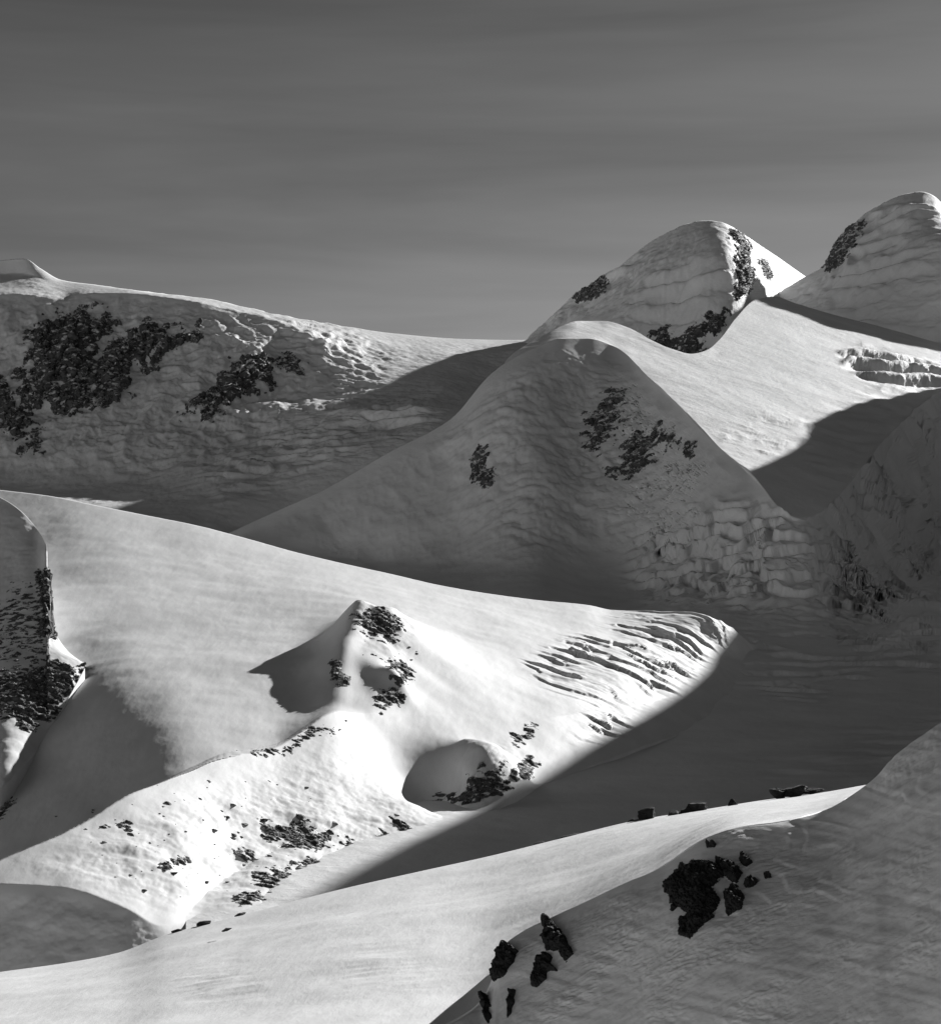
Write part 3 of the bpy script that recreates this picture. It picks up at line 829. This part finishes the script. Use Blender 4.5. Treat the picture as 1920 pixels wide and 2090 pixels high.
rock_patch(Cm, z8([(1390,1140),(1500,1105),(1600,1090),(1600,1160),(1450,1180)]),
           'speckled stones on the snow above the craggy knob', M_ROCK_MID, fine=0.3, octaves=5, amp=1.80, scale=6.75, aniso=(1.5,0.8,0.8), bias=-0.4, soft=12, group=G_KN)
rock_patch(Cm, z8([(1635,915),(1700,930),(1745,862),(1760,880),(1740,915),(1690,965),(1650,975)]),
           'curved rock ledge above the right end of the knob', M_ROCK_MID, fine=0.3, octaves=5, amp=2.10, scale=7.88, aniso=(1.5,0.8,0.8), bias=0.1, soft=7, group=G_KN)
rock_patch(Cm, z8([(1690,1085),(1740,1055),(1775,1100),(1745,1175),(1690,1195),(1678,1130)]),
           'rock patch between the knob and the shadow edge on the glacier', M_ROCK_MID, fine=0.3, octaves=5, amp=2.10, scale=7.88, aniso=(1.5,0.8,0.8), bias=0.0, soft=7, group=G_KN)
rock_patch(Cm, T([(990,1068),(1130,1056),(1180,1008),(1230,972),(1300,985),(1240,992),(1190,1026),(1140,1066),(1010,1078)],0,980),
           'string of dark stones along the crest of the low ridge', M_ROCK_MID, fine=0.3, octaves=5, amp=1.50, scale=6.75, aniso=(1.5,0.8,0.8), bias=-0.05, soft=6, group=G_KN)
G_FACE = 'rocks breaking through the low ridge face'
for pts, lab, b in [
    ([(1025,440),(1080,470),(1150,440),(1180,415),(1205,455),(1295,485),(1295,535),(1240,525),(1180,545),(1080,515),(1040,485)], 'largest rock band in the middle of the sunlit ridge face', 0.05),
    ([(995,645),(1060,635),(1140,625),(1165,670),(1140,715),(1100,705),(1060,705)], 'rock band low on the sunlit ridge face below the largest band', 0.0),
    ([(1150,600),(1230,575),(1260,605),(1310,590),(1375,630),(1350,650),(1300,615),(1220,625)], 'ragged rock strip under the right end of the largest band', 0.0),
    ([(1415,535),(1460,555),(1525,605),(1490,610),(1440,585)], 'slanting rock streak right of the ragged strip', 0.1),
    ([(1540,425),(1575,425),(1615,465),(1570,475)], 'small rock just below the scoop of shadow', 0.1),
    ([(1505,485),(1530,490),(1555,530),(1530,535)], 'small slanting rock below and left of the stone under the scoop', 0.15),
    ([(1345,508),(1380,500),(1395,530),(1360,535)], 'single dark rock right of the largest band', 0.1),
    ([(930,745),(1020,715),(1035,740),(970,758)], 'lowest rocks of the sunlit ridge face beside the bright shoulder', 0.0),
    ([(640,608),(720,580),(730,592),(650,620)], 'thin rock line on the left part of the sunlit ridge face', 0.0),
    ([(405,455),(500,445),(505,460),(420,468)], 'thin rock ledge on the far left of the sunlit ridge face', 0.0),
    ([(890,545),(1000,555),(1005,580),(950,578)], 'low rock ledge left of the lower rock band', -0.1)]:
    rock_patch(Cm, T(pts, 0, 1450), lab, M_ROCK_MID, fine=0.3, octaves=5, amp=2.10, scale=7.88, aniso=(1.5,0.8,0.8), bias=b, soft=8, group=G_FACE)
G_SP = 'rocks on the shaded spur'
rock_patch(Im, T([(-60,770),(130,760),(200,720),(330,725),(280,820),(180,950),(90,965),(70,910),(-60,910)],0,980),
           'dense dark rock mass at the lower end of the shaded spur', M_ROCK_MID, fine=0.3, octaves=5, amp=3.00, scale=9.00, aniso=(1.5,0.8,0.8), bias=0.1, soft=12, group=G_SP)
rock_patch(Im, T([(-60,500),(60,400),(130,405),(180,560),(205,700),(100,750),(-60,745)],0,980),
           'sparse speckled rocks on the upper part of the shaded spur', M_ROCK_MID, fine=0.3, octaves=5, amp=2.40, scale=6.75, aniso=(1.5,0.8,0.8), bias=-0.75, soft=14, group=G_SP)
rock_patch(Im, [(82,1170),(104,1165),(112,1295),(86,1300)], 'narrow rock strip along the right rim of the shaded spur', M_ROCK_MID, 3.5, 6, bias=0.1, soft=8, group=G_SP)
rock_patch(Cm, T([(38,1090),(80,1055),(108,1080),(70,1118),(33,1118)],0,980),
           'small rock on the snow below the shaded spur', M_ROCK_MID, fine=0.3, octaves=5, amp=2.40, scale=7.88, aniso=(1.5,0.8,0.8), bias=0.1, soft=6, group=G_SP)
rock_patch(Cm, T([(-20,1260),(30,1236),(52,1270),(15,1312),(-20,1312)],0,980),
           'lowest small rock under the spur at the left edge', M_ROCK_MID, fine=0.3, octaves=5, amp=2.40, scale=7.88, aniso=(1.5,0.8,0.8), bias=0.1, soft=6, group=G_SP)

G_BLK = 'black rocks in the foreground snow bank'
z7 = lambda p: T(p, 960, 1450)
for pts, lab, soft in [
    ([(755,600),(830,576),(930,595),(990,625),(1000,650),(960,680),(950,710),(977,745),(960,790),(910,850),(860,897),(825,882),(820,825),(850,800),(812,765),(800,795),(785,790),(785,740),(768,710),(748,660)], 'largest black rock in the foreground snow bank', 7),
    ([(963,588),(1012,598),(1072,635),(1042,677),(1010,662),(980,622)], 'black slab against the upper right of the largest rock', 5),
    ([(1055,558),(1085,568),(1108,595),(1085,617),(1058,597)], 'black rock highest in the group right of the largest rock', 4),
    ([(998,720),(1030,688),(1052,688),(1042,715),(1072,730),(1062,780),(1010,807),(998,790)], 'black rock just right of the white snow gap beside the largest rock', 4),
    ([(1072,682),(1100,666),(1132,671),(1110,692),(1080,698)], 'small double black stone between larger rocks', 3.5),
    ([(1152,644),(1180,642),(1182,658),(1157,662)], 'lone small black stone at the right end of the rock group', 3),
    ([(922,524),(967,523),(958,537),(928,537)], 'flat black stone in the snow above the largest rock', 3),
    ([(100,903),(127,903),(187,950),(162,995),(137,1035),(93,1062),(97,1010),(106,950)], 'tapering black rock at the left corner of the snow bank', 4),
    ([(277,820),(302,808),(337,850),(367,880),(387,925),(402,955),(375,992),(353,965),(350,942),(298,942),(283,900),(295,870),(280,845)], 'jagged upright black rock, upper one of the pair', 4),
    ([(253,980),(290,948),(322,965),(312,990),(337,1020),(300,1027),(300,1055),(260,1087),(236,1082),(250,1040)], 'jagged black rock, lower one of the pair', 4),
    ([(33,1113),(67,1118),(82,1160),(72,1180),(87,1200),(70,1232),(58,1195),(48,1150)], 'thin black rock at the bottom left of the snow bank', 3),
    ([(158,1105),(177,1098),(170,1150),(157,1190),(143,1212),(150,1160)], 'thin black rock sliver right of the bottom left one', 3)]:
    rock_patch(Am, z7(pts), lab, M_ROCK_NEAR, 0.7, 1.1, bias=0.02, soft=soft, up=4, group=G_BLK, noise_w=0.75, e_w=1.0, octaves=7, aniso=(1,1,1.6))

# standing stones along the crest of the bright shoulder
def boulder(px, py, y, w, h, d, label, group, rot=0.0, seed=0, sink=0.35, name='boulder', sub=5, mat=None):
    bm = bmesh.new()
    bmesh.ops.create_icosphere(bm, subdivisions=sub, radius=1.0)
    V = np.array([v.co[:] for v in bm.verts])
    faces = np.array([[v.index for v in f.verts] for f in bm.faces])
    bm.free()
    n = fbm(V * 1.1, 3, 0.5, seed=seed + 70)
    # facets: clip by random planes, then roughen
    r = np.random.RandomState(seed)
    rad = np.full(len(V), 1.3)
    for _ in range(16):
        k = r.normal(size=3); k /= np.linalg.norm(k)
        c = V @ k
        rad = np.where(c > 0.15, np.minimum(rad, r.uniform(0.62, 0.95) / np.maximum(c, 0.15)), rad)
    rad *= 1 + 0.25 * n + 0.09 * fbm(V * 5, 4, 0.6, seed=seed + 3)
    V = V * rad[:, None]
    V[:, 0] *= w / 2; V[:, 1] *= d / 2; V[:, 2] *= h / 2
    c, s = math.cos(rot), math.sin(rot)
    V = np.stack([V[:, 0] * c - V[:, 2] * s, V[:, 1], V[:, 0] * s + V[:, 2] * c], -1)
    o = link_mesh(name, V, faces, mat or M_ROCK_NEAR, smooth=False)
    base = at(px, y, py=py)
    o.location = (base[0], base[1], base[2] + h * (0.5 - sink))
    tag(o, label, 'rock', group)
    return o
G_CR = 'rocks along the crest of the bright shoulder'
BL = [
 (1588, 1624, 3.4, 3.0, 'pointed black rock at the right end of the crest rocks', 0.25),
 (1618, 1620, 6.0, 2.6, 'widest black rock humped on the bright crest', 0.05),
 (1655, 1616, 5.5, 1.2, 'low black rock tailing off toward the right end of the crest', 0.1),
 (1494, 1643, 2.4, 1.9, 'small round black rock standing alone on the bright crest', 0.1),
 (1425, 1652, 4.4, 2.4, 'domed black rock on the crest, just left of the lone round one', 0.15),
 (1400, 1658, 3.6, 1.3, 'low black rock leaning against the domed one', 0.2),
 (1376, 1663, 3.2, 1.2, 'low flat rock between the domed and the pyramid rock', 0.2),
 (1320, 1668, 4.4, 2.4, 'pyramid-like black rock on the left of the crest rocks', 0.2),
 (1294, 1678, 2.6, 0.9, 'small flat rock beside the pyramid-like rock', 0.25),
 (1165, 1708, 5.0, 0.9, 'long flat dark rock on the crest left of the pyramid rock', 0.25),
 (1100, 1722, 3.0, 0.7, 'thin dark stone on the crest far left of the pyramid rock', 0.25),
]
for i, (px, py, w, h, lab, r) in enumerate(BL):
    boulder(px, py, 398, w, h, w * 0.9, lab, G_CR, rot=r, seed=i + 1)
for i, (px, py, y, w, h, lab) in enumerate([
    (415, 1886, 345, 3.2, 0.9, 'long dark rock on the crest where the bright shoulder meets the ridge face'),
    (362, 1902, 343, 2.6, 0.9, 'dark rock at the left end of the bright shoulder crest'),
    (490, 1868, 350, 2.4, 0.5, 'thin dark stone on the crest right of the long rock'),
    (462, 1899, 310, 1.6, 0.6, 'small rock half buried in the bright shoulder')]):
    boulder(px, py, y, w, h, w * 0.8, lab, G_CR, rot=0.22, seed=i + 31)

# many small stones on the sunlit ridge face
def scatter(body, poly, count, wmin, wmax, label, group, seed, elong=1.6):
    r = np.random.RandomState(seed)
    s = sdf_poly(body.ppx, body.ppy, poly) > 0
    rr, cc = np.where(s)
    N = grid_normals(body.P)
    protos = []
    for k in range(4):
        o = boulder(0, 0, 1, 1, 1, 1, label, group, seed=seed * 10 + k, name='stone', sub=3, mat=M_ROCK_MID)
        protos.append(o)
    for k in range(count):
        i = r.randint(len(rr))
        p = body.P[rr[i], cc[i]]
        q = protos[k] if k < 4 else protos[k % 4].copy()
        if k >= 4: C.objects.link(q)
        w = wmin + (wmax - wmin) * r.rand() ** 2.5
        q.location = p
        q.scale = (w * elong, w, w * r.uniform(0.45, 0.8))
        q.rotation_euler = (r.uniform(-.3, .3), r.uniform(-.2, .5), r.uniform(-0.6, 0.6))
scatter(Cm, T([(200,420),(560,300),(900,220),(1250,300),(1300,420),(1600,470),(1560,600),(1200,720),(900,760),(600,720),(250,600)],0,1450), 110, 0.8, 4.6,
        'small dark stone scattered on the sunlit ridge face', 'small stones on the sunlit ridge face', 5)
scatter(Cm, z8([(760,330),(960,330),(1080,420),(1060,560),(960,640),(720,520)]), 26, 1.2, 3.6,
        'small dark stone dotting the bright side of the knoll', 'small stones on the knoll', 6)
scatter(Cm, T([(880,1065),(1140,1040),(1220,975),(1300,985),(1340,930),(1390,920),(1330,1000),(1230,1000),(1150,1070)],0,980), 26, 1.0, 3.4,
        'small dark stone on the crest of the low ridge', 'small stones on the low ridge crest', 7)
